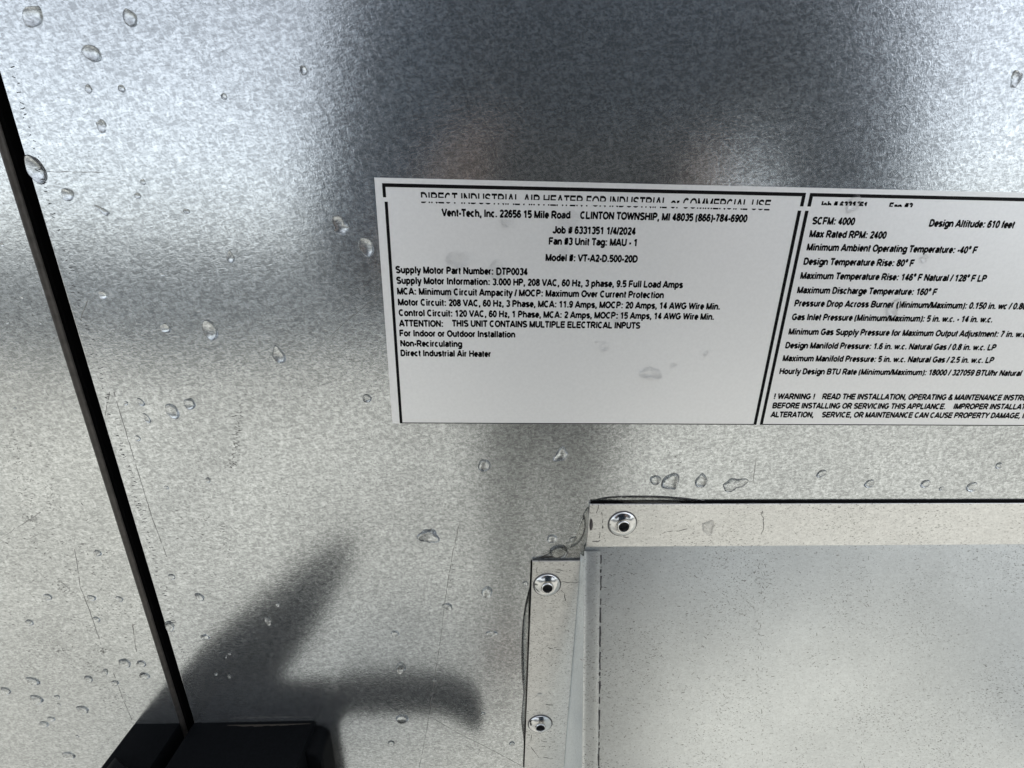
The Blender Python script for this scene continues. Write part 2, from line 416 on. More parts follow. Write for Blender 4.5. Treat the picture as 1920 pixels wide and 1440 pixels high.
        r2 = rx/2; S = [[(L, 0), (L, X)], _el(L+r2, XT-r2*.9, r2, r2*.9, 180, 0)+[(m, 0)], _el(m+r2, XT-r2*.9, r2, r2*.9, 180, 0)+[(R, 0)]]
    elif c == 'n': S = [[(L, 0), (L, X)], _el(m, XT-rx, rx, rx, 180, 0)+[(R, 0)]]
    elif c == 'o': S = [_el(m, xm, rx, xr, 0, 360, 20)]
    elif c == 'r': S = [[(L, 0), (L, X)], _el(L+.2, XT-.17, .2, .17, 180, 70)]
    elif c == 's': S = [_el(m, XT-.13, rx, .13, 25, 200)+[(m-rx*.4, .415), (m+rx*.45, .335)]+_el(m, B+.135, rx, .135, 25, -155)]
    elif c == 't': S = [[(m-.02, .93), (m-.02, .22)]+_el(m+.12, .22, .14, .22-B, 180, 280), [(L-e, XT), (R+e, XT)]]
    elif c == 'u': S = [[(L, X), (L, B+rx)]+_el(m, B+rx, rx, rx, 180, 360), [(R, 0), (R, X)]]
    elif c == 'v': S = [[(L-e*.6, X), (m, .02), (R+e*.6, X)]]
    elif c == 'w': S = [[(L-e*.6, X), (L+rx*.46, .03), (m, X-.04), (R-rx*.46, .03), (R+e*.6, X)]]
    elif c == 'x': S = [[(L-e*.4, 0), (R+e*.4, X)], [(L-e*.4, X), (R+e*.4, 0)]]
    elif c == 'y': S = [[(L-e*.6, X), (m, .04)], [(R+e*.6, X), (m-.06, -.2), (L-e*.2, -.21)]]
    elif c == 'z': S = [[(L, XT), (R, XT), (L, B), (R+e*.5, B)]]
    elif c == '0': S = [_el(m, .5, rx, .5-B, 0, 360, 22)]
    elif c == '1': S = [[(m+.06, 0), (m+.06, 1)], [(m+.06, .93), (L, .70)]]
    elif c == '2': S = [_el(m, .70, rx, .30-B, 165, -30)+[(L, B)], [(L-e*.5, B), (R+e, B)]]
    elif c == '3': S = [_el(m, .74, rx*.95, .26-B, 160, -90), _el(m, (B+.50)/2+.01, rx, (.5-B)/2+.02, 90, -160)]
    elif c == '4': S = [[(m+.10, 0), (m+.10, 1)], [(m+.10, .95), (L-.02, .27), (R+e, .27)]]
    elif c == '5': S = [[(R+e*.4, T), (L-.02, T)], [(L+.04, 1), (L, .42)], _el(m, .33, rx, .33-B, 130, -150)]
    elif c == '6': S = [_el(m, .32, rx, .32-B, 0, 360, 20), _el(m+.02, .45, rx, .55-B, 40, 180)]
    elif c == '7': S = [[(L-e*.6, T), (R, T), (m+.02, .5), (m-.10, 0)]]
    elif c == '8': S = [_el(m, .75, rx*.88, .25-B, 0, 360, 18), _el(m, .29, rx, .29-B, 0, 360, 18)]
    elif c == '9': S = [_el(m, .68, rx, .32-B, 0, 360, 20), _el(m-.02, .55, rx, .55-B, 220, 360)]
    elif c == '#': S = [[(L+.05, 0), (L+.18, 1)], [(R-.18, 0), (R-.05, 1)], [(L-e, .66), (R+e, .66)], [(L-e, .33), (R+e, .33)]]
    elif c == '.': S = [[(m, 0), (m, .19)]]
    elif c == ',': S = [[(m, .19), (m, .03), (m-.06, -.17)]]
    elif c == ':': S = [[(m, 0), (m, .19)], [(m, .54), (m, .73)]]
    elif c == '-': S = [[(.05, .36), (adv-.05, .36)]]
    elif c == '/': S = [[(L-e*.8, -.02), (R+e*.8, 1.02)]]
    elif c == '(': S = [_el(R+.16, .38, R+.16-L, .66, 128, 232)]
    elif c == ')': S = [_el(L-.16, .38, R+.16-L, .66, 52, -52)]
    elif c == '!': S = [[(m, .28), (m, 1)], [(m, 0), (m, .18)]]
    elif c == '&': S = [[(R+e*.7, 0), (m-.16, .66)]+_el(m-.04, .78, .17, .22-B, 200, -20)+[(m-.20, .46)]+_el(m-.06, .27, rx*.8, .27-B, 120, 330)+[(R, .42)]]
    elif c == '\u00b0': S = [_el(m, .84, .11, .13, 0, 360, 14)]
    return adv, S
def stroke_faces(verts, faces, pl, dx, hs):
    closed = len(pl) > 3 and math.hypot(pl[0][0]-pl[-1][0], pl[0][1]-pl[-1][1]) < 1e-4
    n = len(pl); base = len(verts)
    for i, (x, y) in enumerate(pl):
        def unit(a, b_):
            d = (b_[0]-a[0], b_[1]-a[1]); l = math.hypot(*d) or 1; return (d[0]/l, d[1]/l)
        u = unit(pl[i-1], pl[i]) if i else (unit(pl[-2], pl[0]) if closed else unit(pl[0], pl[1]))
        w = unit(pl[i], pl[i+1]) if i < n-1 else (unit(pl[0], pl[1]) if closed else u)
        nx, ny = -(u[1]+w[1])/2, (u[0]+w[0])/2; l2 = nx*nx+ny*ny
        k = hs/max(l2, .42)
        verts.append((x+nx*k+dx, y+ny*k, 0)); verts.append((x-nx*k+dx, y-ny*k, 0))
        if i: faces.append((base+2*i-2, base+2*i-1, base+2*i+1, base+2*i))
def split_sharp(pl):
    """cut a centre line where it turns sharply, so that both limbs keep their full weight"""
    out, cur = [], [pl[0]]
    for i in range(1, len(pl)):
        cur.append(pl[i])
        if i < len(pl)-1:
            a = math.atan2(pl[i][1]-pl[i-1][1], pl[i][0]-pl[i-1][0]); b = math.atan2(pl[i+1][1]-pl[i][1], pl[i+1][0]-pl[i][0])
            if abs((b-a+math.pi) % (2*math.pi)-math.pi) > math.radians(103):
                out.append(cur); cur = [pl[i]]
    out.append(cur); return out
def text_mesh(s, bold=HS):
    verts, faces, x = [], [], 0.0
    for c in s:
        adv, S = glyph(c)
        for pl in S:
            for seg_ in split_sharp(pl): stroke_faces(verts, faces, seg_, x, bold)
        x += adv
    me = bpy.data.meshes.new('text'); me.from_pydata(verts, [], faces); return me
CAP = 1.0

def text_line(s, x0p, y0p, x1p, y1p, cap, keep=None, bold=.144):
    """one printed line from photograph end points, cap height in metres; keep = list of (z0,z1) bands of the cap height that printed"""
    me = text_mesh(s, bold)
    xa, za = W(x0p, y0p); xb, zb = W(x1p, y1p)
    zz = (za+zb)/2
    xs = [v.co.x for v in me.vertices]; m0, m1 = min(xs), max(xs)
    k = (xb-xa)/(m1-m0); kz = cap/CAP
    for v in me.vertices:
        v.co = Vector((xa+(v.co.x-m0)*k, IY, zz+v.co.y*kz))
    if keep:
        bm = bmesh.new()
        for a, b in keep:
            b2 = bmesh.new(); b2.from_mesh(me)
            bmesh.ops.bisect_plane(b2, geom=b2.verts[:]+b2.edges[:]+b2.faces[:], plane_co=(0, 0, zz+a*cap), plane_no=(0, 0, -1), clear_outer=True)
            bmesh.ops.bisect_plane(b2, geom=b2.verts[:]+b2.edges[:]+b2.faces[:], plane_co=(0, 0, zz+b*cap), plane_no=(0, 0, 1), clear_outer=True)
            tmp = bpy.data.meshes.new('tmp'); b2.to_mesh(tmp); b2.free(); bm.from_mesh(tmp); bpy.data.meshes.remove(tmp)
        bm.to_mesh(me); bm.free()
    me.materials.clear()
    return link_mesh('text_line', me, MAT['ink'], label)

C1 = .00225
text_line('DIRECT INDUSTRIAL AIR HEATER FOR INDUSTRIAL or COMMERCIAL USE', 790, 381.5, 1442, 393.5, .0032, [(-.1, .13), (.50, 1.05)], .10)
for a in [('Vent-Tech, Inc. 22656 15 Mile Road', 828, 406.2, 1069, 409.3),
          ('CLINTON TOWNSHIP, MI 48035 (866)-784-6900', 1087, 411, 1400, 415.8),
          ('Job # 6331351 1/4/2024', 1035.5, 437.7, 1191, 440),
          ('Fan #3 Unit Tag: MAU - 1', 1028.5, 459, 1193, 461),
          ('Model #: VT-A2-D.500-20D', 1022.5, 489.5, 1195, 491.6),
          ('Supply Motor Part Number: DTP0034', 742, 512.2, 989, 515.5),
          ('Supply Motor Information: 3.000 HP, 208 VAC, 60 Hz, 3 phase, 9.5 Full Load Amps', 743.5, 532.8, 1280, 539),
          ('MCA: Minimum Circuit Ampacity / MOCP: Maximum Over Current Protection', 745, 552.5, 1244, 558.5),
          ('Motor Circuit: 208 VAC, 60 Hz, 3 Phase, MCA: 11.9 Amps, MOCP: 20 Amps, 14 AWG Wire Min.', 746.5, 573, 1349, 579.7),
          ('Control Circuit: 120 VAC, 60 Hz, 1 Phase, MCA: 2 Amps, MOCP: 15 Amps, 14 AWG Wire Min.', 748, 593, 1338, 598.7),
          ('ATTENTION:', 748.5, 611.7, 831, 612.6), ('THIS UNIT CONTAINS MULTIPLE ELECTRICAL INPUTS', 848, 612.7, 1200, 615.3),
          ('For Indoor or Outdoor Installation', 749.5, 630.7, 966, 632),
          ('Non-Recirculating', 751, 649.2, 867, 650.3),
          ('Direct Industrial Air Heater', 751.5, 667.3, 920, 668.8)]:
    text_line(*a, C1)
text_line('Job # 6331351', 1533, 391, 1622, 393, .0023, [(.45, 1.05)]); text_line('Fan #3', 1664, 394, 1708, 395, .0023, [(.45, 1.05)])
for a in [('SCFM: 4000', 1521, 420.6, 1601, 421.8), ('Design Altitude: 610 feet', 1740, 424.6, 1899, 428),
          ('Max Rated RPM: 2400', 1516, 445, 1660, 447.3),
          ('Minimum Ambient Operating Temperature: -40\u00b0 F', 1511, 469.8, 1829, 475),
          ('Design Temperature Rise: 80\u00b0 F', 1505, 496.4, 1711, 499.4),
          ('Maximum Temperature Rise: 146\u00b0 F Natural / 128\u00b0 F LP', 1499, 522.8, 1847, 528),
          ('Maximum Discharge Temperature: 160\u00b0 F', 1493, 550, 1754, 553),
          ('Pressure Drop Across Burner (Minimum/Maximum): 0.150 in. wc / 0.80', 1488, 574.3, 1922, 580),
          ('Gas Inlet Pressure (Minimum/Maximum): 5 in. w.c. - 14 in. w.c.', 1483, 600, 1859, 604.3),
          ('Minimum Gas Supply Pressure for Maximum Output Adjustment: 7 in. w.c', 1477, 627.5, 1921, 631.7),
          ('Design Manifold Pressure: 1.6 in. w.c. Natural Gas / 0.8 in. w.c. LP', 1471, 653.2, 1865, 656.2),
          ('Maximum Manifold Pressure: 5 in. w.c. Natural Gas / 2.5 in. w.c. LP', 1466, 677.3, 1861, 680),
          ('Hourly Design BTU Rate (Minimum/Maximum): 18000 / 327059 BTU/hr Natural', 1460, 701.3, 1913, 704.5),
          ('! WARNING !', 1450, 747.7, 1526, 748.4), ('READ THE INSTALLATION, OPERATING & MAINTENANCE INSTRU', 1540, 748.4, 1923, 750.2),
          ('BEFORE INSTALLING OR SERVICING THIS APPLIANCE.', 1447, 765.3, 1771, 766.6), ('IMPROPER INSTALLATI', 1786, 766.6, 1923, 767.2),
          ('ALTERATION,', 1443.5, 781.7, 1524, 782.3), ('SERVICE, OR MAINTENANCE CAN CAUSE PROPERTY DAMAGE, IN', 1539, 782.4, 1926, 783.6)]:
    text_line(*a, C1)

# ------------------------------------------------------------------ rain hood with riveted flanges
def Wp(px, py, out=0.0):
    x, z = W(px, py, out); return Vector((x, -out, z))
FT = .0014                                   # flange stands this far off the door
fx0 = W(1105, 942)[0]; fz1 = W(1105, 942)[1]; fz0 = W(1103, 1021)[1]
gx0, gzt = W(998, 1048); gx1 = W(1087, 1050)[0]; gzb = W(983, 1437)[1]
hood = empty('rain_hood', (fx0, 0, fz0))
tag(hood, 'galvanised sloping rain hood riveted to the door below the label', 'hood')
HR = .60
bm = bmesh.new(); box(bm, fx0, HR, -FT, -.0005, fz0-.0002, fz1, .00012, 1)
obj('top_flange', bm, MAT['flange'], hood, smooth=True, angle=35)
bm = bmesh.new(); box(bm, gx0, gx1, -FT, -.0005, gzb, gzt, .00012, 1)
obj('side_flange', bm, MAT['flange'], hood, smooth=True, angle=35)
TILT = math.radians(17.0)
bm = bmesh.new(); box(bm, fx0+.0006, HR, -FT+.0006, .0003, fz1-.003, fz1+.0009)  # black strip standing for the shadow line above the top flange
obj('flange_shadow', bm, MAT['gasket_and_shade'], hood)
bm = bmesh.new(); box(bm, gx0-.0006, gx1-.004, -FT+.0006, .0003, gzb+.001, gzt-.001)  # black strip standing for the shadow line left of the side flange
obj('flange_shadow', bm, MAT['gasket_and_shade'], hood)
def face_pt(x, dz, lift=0.0):
    """point on the sloping hood face, dz metres below the fold"""
    L = dz/math.cos(TILT)
    return Vector((x, -FT-math.tan(TILT)*dz-lift*math.cos(TILT), fz0-dz+lift*math.sin(TILT)))
hx0 = gx1+.0016
bm = bmesh.new()
rows = []
NI, NJ = 64, 40
for j in range(NJ+1):
    dz = .34*j/NJ
    row = []
    for i in range(NI+1):
        x = hx0+(HR-hx0)*i/NI
        edge = min(1, j/9)*min(1, i/12)
        lift = .0012*math.sin(x*24+dz*14)*edge+.0042*math.exp(-((x-.275)/.055)**2-((dz-.088)/.040)**2)     # gentle oil-canning and one bulge added to mirror a soft dark patch
        row.append(bm.verts.new(face_pt(x, dz, lift)))
    rows.append(row)
for a, b_ in zip(rows, rows[1:]):
    for i in range(NI): bm.faces.new((a[i], b_[i], b_[i+1], a[i+1]))
obj('sloping_face', bm, MAT['hood'], hood, smooth=True)
# side cheek: from the flange out to the face
bm = bmesh.new()
prev = None
for j in range(25):
    dz = .004+.33*j/24
    f = face_pt(hx0, dz, -.0002)
    p = [bm.verts.new((gx1-.0001, -FT*.6, f.z)), bm.verts.new((gx1+.0006, -FT-.0006, f.z)), bm.verts.new((gx1+.0011, min(-FT-.0007, f.y*.5-.0004), f.z)), bm.verts.new(f)]
    if prev:
        for k in range(3): bm.faces.new((prev[k], p[k], p[k+1], prev[k+1]))
    prev = p
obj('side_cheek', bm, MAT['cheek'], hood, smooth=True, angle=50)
# lap tab folded from the cheek over the face
lapw = .0062
bm = bmesh.new()
prev = None
for j in range(40):
    dz = .0015+.33*j/39
    wob = .00012*math.sin(j*2.1)
    p = [bm.verts.new(face_pt(hx0-.0004, dz, -.0004)), bm.verts.new(face_pt(hx0-.0005, dz, .0007)), bm.verts.new(face_pt(hx0+.0008, dz, .0011)),
         bm.verts.new(face_pt(hx0+lapw+wob, dz, .0007)), bm.verts.new(face_pt(hx0+lapw+.0001+wob, dz, -.0002))]
    if prev:
        for k in range(4): bm.faces.new((prev[k], p[k], p[k+1], prev[k+1]))
    prev = p
obj('lap_tab', bm, MAT['hood'], hood, smooth=True, angle=40)
# broken dark line along the lap edge
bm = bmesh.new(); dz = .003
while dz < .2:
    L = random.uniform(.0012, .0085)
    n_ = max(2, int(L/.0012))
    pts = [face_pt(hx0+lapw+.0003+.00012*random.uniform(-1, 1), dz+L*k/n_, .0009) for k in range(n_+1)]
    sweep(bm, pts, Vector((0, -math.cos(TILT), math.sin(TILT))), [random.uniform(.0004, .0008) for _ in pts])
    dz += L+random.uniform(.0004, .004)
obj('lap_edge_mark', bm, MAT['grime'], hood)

def lathe(bm, prof, c, n=28):
    """profile (r, out) turned about the wall normal through c=(x,z)"""
    rings = []
    for r, h_ in prof:
        if r < 1e-7: rings.append([bm.verts.new((c[0], -h_, c[1]))])
        else: rings.append([bm.verts.new((c[0]+r*math.cos(2*math.pi*k/n), -h_, c[1]+r*math.sin(2*math.pi*k/n))) for k in range(n)])
    for a, b_ in zip(rings, rings[1:]):
        for k in range(n):
            k2 = (k+1) % n
            if len(a) == 1: bm.faces.new((a[0], b_[k], b_[k2]))
            elif len(b_) == 1: bm.faces.new((a[k], a[k2], b_[0]))
            else: bm.faces.new((a[k], a[k2], b_[k2], b_[k]))
def rivet(px, py, lab, R=.0057):
    x, z = W(px, py, FT+.0008)
    b0 = FT+.00005
    bm = bmesh.new()
    dome = [(R, b0), (R*1.0, b0+.0003), (R*.97, b0+.0006)]
    for k in range(1, 8):
        r = R*(.97-.50*k/7); dome.append((r, b0+.0006+.0012*math.sin(math.pi/2*k/7)))
    dome += [(R*.455, b0+.00165), (R*.45, b0+.0021), (R*.42, b0+.00225), (R*.385, b0+.0022), (R*.365, b0+.0019), (R*.36, b0+.0012)]
    lathe(bm, dome, (x, z))
    e = empty('rivet', (x, -b0, z)); e.parent = hood; e.matrix_parent_inverse = parent_world(hood).inverted()
    e['label'] = lab
    obj('rivet_head', bm, MAT['chrome'], e, smooth=True, angle=50)
    bm = bmesh.new(); lathe(bm, [(R*.9, FT+.00016), (R*1.07, FT+.00014), (R*1.10, FT-.0001)], (x, z))  # dark ring painting the shadow round the rivet rim
    obj('rim_shadow', bm, MAT['ring'], e, smooth=True, angle=50)
    bm = bmesh.new(); lathe(bm, [(R*.362, b0+.0012), (R*.33, b0+.0004), (R*.25, b0+.0002), (0, b0+.0002)], (x, z))
    obj('mandrel_hole', bm, MAT['hole'], e, smooth=True, angle=50)
rivet(1168, 984, 'shiny rivet on the top flange')
rivet(1026, 1099, 'upper shiny rivet on the side flange')
rivet(1013, 1360, 'lower shiny rivet on the side flange')
rivet(2040, 980, 'shiny rivet on the top flange beyond the label')

# ------------------------------------------------------------------ domes: water drops and sealant smears
def scale_at(px, py):
    a, b_ = W(px-1, py), W(px+1, py); c, d_ = W(px, py-1), W(px, py+1)
    return abs(b_[0]-a[0])/2, abs(d_[1]-c[1])/2
def dome_mesh(outline, height, base=0.0, sag=.18, rings=9, sink=.0003):
    """outline [(x,z)] around (0,0); a bead with its belly a little low, sunk slightly into what it sits on"""
    me_bm = bmesh.new(); n = len(outline)
    zmin = min(p[1] for p in outline)
    R = []
    for j in range(rings):
        r = 1-(j/rings)
        s = (1-r)
        out = height*(1-r*r)**.85
        off = zmin*sag*(1-r)*1.2
        R.append([me_bm.verts.new((x*r, -(base+out), z*r+off)) for x, z in outline])
    B = [me_bm.verts.new((x, sink, z)) for x, z in outline]
    for k in range(n):
        k2 = (k+1) % n
        me_bm.faces.new((B[k], B[k2], R[0][k2], R[0][k]))
        for a, b_ in zip(R, R[1:]): me_bm.faces.new((a[k], a[k2], b_[k2], b_[k]))
    top = me_bm.verts.new((0, -(base+height), zmin*sag*1.2))
    for k in range(n): me_bm.faces.new((R[-1][k], R[-1][(k+1) % n], top))
    me_bm.faces.new(B[::-1])
    return me_bm
def drop_outline(w, h, kind, rng, n=26):
    pts = []
    ph = [rng.uniform(0, 6.28) for _ in range(4)]
    amp = {'r': .05, 't': .05, 'i': .20, 'c': .07}[kind]
    for k in range(n):
        a = 2*math.pi*k/n
        r = 1+amp*math.sin(2*a+ph[0])+amp*.7*math.sin(3*a+ph[1])+amp*.5*math.sin(5*a+ph[2])
        x, z = r*math.cos(a), r*math.sin(a)
        if kind == 't' and z > 0: x *= 1-.45*z
        pts.append((x*w/2, z*h/2))
    return pts

def water_drop(px, py, w, h, kind, lab, group=None, rot=0, out=0.0, flat=.50):
    rng = random.Random(int(px*31+py*17))
    sx, sz = scale_at(px, py)
    pts = drop_outline(w*sx, h*sz, kind, rng)
    c, s = math.cos(math.radians(rot)), math.sin(math.radians(rot))
    pts = [(x*c-z*s, x*s+z*c) for x, z in pts]
    hh = flat*min(w*sx, h*sz)/2*1.15
    bm = dome_mesh(pts, hh)
    x, z = W(px, py, out)
    o = obj('water_drop', bm, MAT['water' if not 0 < out < .0005 else 'film'], None, smooth=True, angle=70)
    o.location = (x, -out, z)
    tag(o, lab, 'water drop', group)
    return o

D = water_drop
# upper left of the door
D(60, 30, 46, 40, 't', 'large teardrop water drop highest in the top left corner', rot=40)
D(243, 33, 27, 38, 't', 'tall water drop near the top edge, second from the left corner', rot=15)
D(172, 100, 38, 31, 'r', 'fat oval water drop below the two topmost drops at upper left', rot=-25)
D(166, 167, 14, 17, 'r', 'left one of two small round drops under the fat oval drop')
D(228, 166, 14, 15, 'r', 'right one of two small round drops under the fat oval drop')
D(190, 236, 20, 22, 'i', 'small lopsided drop below the pair of small round drops')
D(420, 181, 13, 12, 'r', 'single small drop in the middle of the bright upper left metal')
D(569, 132, 14, 20, 'r', 'faint small drop where the bright metal turns dark at the top', rot=20)
D(67, 318, 34, 58, 'r', 'longest tall water drop touching the door edge at the black gap', rot=10)
D(126, 364, 28, 24, 't', 'medium drop just right of the tall drop at the gap', rot=35)
D(268, 341, 10, 12, 'r', 'upper one of two tiny drops right of the horizontal scratch')
D(258, 367, 13, 12, 'r', 'lower one of two tiny drops right of the horizontal scratch')
D(193, 395, 25, 12, 'i', 'slanted flat drop below the horizontal scratch', rot=-25)
D(350, 396, 13, 10, 'r', 'tiny lone drop level with the label top, in the left half')
# beside the label
D(638, 424, 32, 34, 'i', 'ragged upper one of two drops left of the label')
D(687, 463, 29, 38, 'r', 'larger oval drop nearest to the left edge of the label', rot=15)
D(432, 482, 15, 25, 't', 'narrow drop midway between black gap and label')
D(193, 553, 17, 17, 'r', 'pale round drop right of the black gap at mid height')
D(310, 615, 21, 20, 'r', 'round drop left of the big oval drop beside the label', rot=10)
D(394, 619, 30, 39, 'r', 'big oval drop with bright lower rim left of the label', rot=12)
D(522, 665, 26, 33, 't', 'pear-shaped drop at the lower end of the long diagonal scratch', rot=10)
D(688, 747, 17, 17, 'r', 'faint round drop near the lower left corner of the label')
D(236, 756, 9, 8, 'r', 'leftmost tiny drop of the cluster right of the black gap')
D(264, 754, 12, 17, 'r', 'small drop at top left of the cluster right of the gap', rot=25)
D(323, 771, 25, 29, 'r', 'largest drop of the cluster right of the black gap', rot=25)
D(355, 757, 27, 20, 't', 'broad flat drop at top right of the cluster by the gap', rot=60)
D(275, 784, 12, 19, 'r', 'thin crescent drop at the middle of the cluster by the gap', rot=20)
D(258, 822, 12, 11, 'r', 'lowest small drop of the cluster by the gap')
for p in ((390, 900, 10, 10), (312, 914, 9, 7), (305, 515, 9, 5)):
    D(*p, 'r', 'tiny water bead on the bare door between gap and label', 'tiny beads left of the label')
# between label and hood
D(908, 873, 24, 24, 'r', 'round drop under the left half of the label, alone')
D(1052, 853, 27, 24, 'i', 'glinting drop just below the label above the hood corner')
D(1258, 904, 37, 32, 't', 'biggest drop right above the hood top flange', rot=-140)
D(1229, 900, 21, 19, 'r', 'small drop touching the left of the biggest drop above the flange', rot=30)
D(1315, 901, 23, 29, 't', 'teardrop right of the biggest drop above the flange')
D(1377, 908, 42, 25, 'i', 'ragged splash of water above the flange, right of the teardrop', flat=.25)
D(1540, 888, 20, 13, 'r', 'faint crescent drop farthest left of the row under the right column', rot=30)
D(1630, 907, 20, 15, 'r', 'first slanted drop along the flange right of the ragged splash', rot=30)
D(1735, 907, 20, 14, 'r', 'second slanted drop along the flange right of the ragged splash', rot=35)
D(1765, 916, 9, 7, 'r', 'tiny bead between the last two slanted drops above the flange', rot=30)
D(1822, 913, 20, 18, 'r', 'third slanted drop along the flange, near the right frame edge', rot=45)
D(1873, 873, 14, 12, 'r', 'rightmost drop above the flange, higher than the row', rot=35)
D(1905, 148, 17, 40, 'i', 'tall drop at the right frame edge above the label')
# middle and lower door
D(804, 1005, 34, 30, 'i', 'jagged drop in the middle of the door below the label')
D(913, 1110, 21, 22, 'r', 'pale round drop left of the upper side-flange rivet')
D(840, 1137, 17, 14, 'i', 'small drop sitting on the long vertical scratch')
D(740, 1188, 16, 12, 't', 'small drop above the wide blurred handle reflection, left one', rot=150)
D(922, 1188, 19, 10, 'i', 'flat small drop left of the side flange at mid height')
D(751, 1253, 21, 22, 't', 'shield-shaped drop on the upper edge of the handle reflection', rot=170)
D(754, 1348, 23, 16, 'r', 'dark-rimmed drop just below the handle reflection')
D(734, 1393, 12, 10, 'r', 'small dark drop near the bottom, right of the latch')
D(960, 1394, 11, 8, 'r', 'small drop near the bottom left of the side flange')
D(374, 1119, 15, 17, 'r', 'drop right of the black gap in the lower left', rot=25)
D(322, 1081, 14, 10, 'r', 'small crescent drop close to the black gap, upper of three', rot=-30)
D(318, 1174, 17, 21, 'r', 'drop touching the door edge at the black gap above the latch')
D(384, 1194, 15, 10, 'i', 'flat crescent drop below the drop in the lower left of the door', rot=-30)
D(503, 1164, 13, 15, 'i', 'bright drop inside the dark diagonal reflection')
D(521, 1134, 8, 8, 'r', 'tiny bright bead above the bright drop in the diagonal reflection')
for p in ((430, 1268, 7, 8), (405, 1264, 6, 4), (431, 1226, 6, 4), (424, 1232, 4, 4), (814, 1275, 7, 5), (906, 1338, 9, 6)):
    D(*p, 'r', 'tiny bright bead inside the dark reflection of the latch', 'beads in the latch reflection')
# on the label
VT = LT-.00005
D(1220, 700, 36, 25, 'i', 'largest drop on the blank lower part of the label', out=VT, flat=0.48)
D(1133, 650, 16, 18, 't', 'rounded drop on the label up and left of its largest drop', out=VT, flat=0.54)
D(1263, 684, 11, 9, 'r', 'small drop just right of the largest drop on the label', rot=35, out=VT, flat=0.48)
D(1323, 663, 8, 13, 'r', 'thin drop rightmost on the blank left column', rot=-25, out=VT, flat=0.48)
D(1118, 641, 6, 5, 'r', 'tiny bead beside the rounded drop on the label', out=VT)
D(950, 415, 26, 24, 't', 'drop hanging under the street number on the label', out=VT, flat=0.40, rot=180)
D(1067, 414, 33, 42, 't', 'large clear drop over the job number on the label', out=VT, flat=0.45, rot=180)
D(860, 487, 40, 34, 'i', 'wide flat drop above the first motor line of the label', out=VT, flat=0.35)
D(931, 506, 27, 37, 'r', 'oval drop over the part number on the label', out=VT, flat=0.45)
D(848, 552, 24, 22, 't', 'flat drop among the motor lines at the label left', out=VT, flat=0.35, rot=180)
D(1155, 593, 22, 24, 'r', 'clear drop over the control circuit line on the label', out=VT, flat=0.38)
D(1058, 473, 18, 22, 't', 'faint drop over the model line on the label', out=VT, flat=0.35, rot=180)
D(1600, 383, 26, 38, 't', 'tilted drop at the top of the right label column', rot=150, out=VT, flat=0.45)
D(1733, 484, 18, 15, 'i', 'small bright drop between temperature lines of the right column', out=VT, flat=0.48)
D(1675, 578, 30, 30, 'i', 'drop smearing the pressure drop line of the right column', out=VT, flat=0.40)
# on the hood and its corner
D(1035, 1010, 18, 17, 'r', 'round drop above the hood corner notch')
D(1075, 1011, 15, 10, 'r', 'flat small drop beside the hood corner notch')
D(1048, 1034, 36, 25, 'r', 'large bright drop resting on the side flange top corner', flat=.5)
D(985, 1094, 10, 10, 'r', 'small bead on the sealant left of the upper rivet')
D(1030, 1145, 8, 8, 'r', 'small bead on the side flange below its upper rivet', out=FT-.0001)
D(1012, 1302, 10, 8, 'r', 'small bead on the side flange above its lower rivet', out=FT-.0001)
D(1328, 988, 29, 24, 'i', 'flat ragged smear of water on the top flange', out=FT-.0001, flat=.16)
# on the left casing panel
for i, (p, lab) in enumerate([((183, 1037, 16, 12), 'highest drop on the lower left casing panel'),
        ((90, 1119, 15, 12), 'left one of three drops in a level row on the casing panel'), ((172, 1121, 16, 11), 'middle one of three drops in a level row on the casing panel'),
        ((224, 1123, 14, 10), 'right one of three drops in a level row on the casing panel'), ((181, 1161, 15, 9), 'drop on the casing panel below the level row of three'),
        ((55, 1167, 15, 12), 'slanted drop on the casing panel at far left below the level row'), ((234, 1243, 23, 16), 'faint wide drop on the casing panel near the black gap'),
        ((265, 1244, 17, 13), 'drop on the casing panel closest to the black gap'), ((197, 1260, 12, 13), 'steep small drop at the middle of the casing panel cluster'),
        ((166, 1273, 17, 13), 'left drop of the casing panel cluster by the gap'), ((216, 1280, 15, 9), 'drop on the casing panel at the lower scratch'),
        ((271, 1267, 21, 12), 'dark crescent drop on the casing panel right above the latch'), ((62, 1277, 27, 14), 'long thin crescent drop on the lower casing panel'),
        ((11, 1295, 20, 13), 'crescent drop at the left frame edge'), ((69, 1311, 25, 16), 'fat crescent drop on the casing panel below the long thin one'),
        ((107, 1307, 12, 8), 'small drop right of the fat crescent drop'), ((110, 1321, 7, 5), 'tiny bead right of the fat crescent drop'),
        ((155, 1330, 25, 13), 'wide crescent drop left of the latch'), ((96, 1348, 14, 9), 'upper one of two drops near the bottom left'),
        ((82, 1358, 17, 13), 'lower one of two drops near the bottom left'), ((129, 1416, 24, 13), 'lowest drop on the casing panel at the bottom edge'),
        ((145, 1381, 7, 5), 'tiny bead above the lowest casing panel drop')]):
    D(*p, 'c', lab, 'drops on the casing panel', rot=-22, flat=.46)
for p in ((76, 606, 5, 5), (42, 559, 6, 5), (15, 605, 8, 5), (4, 459, 7, 8), (28, 765, 6, 4)):
    D(*p, 'r', 'tiny bright bead on the upper part of the left casing panel', 'tiny beads on the upper casing panel')

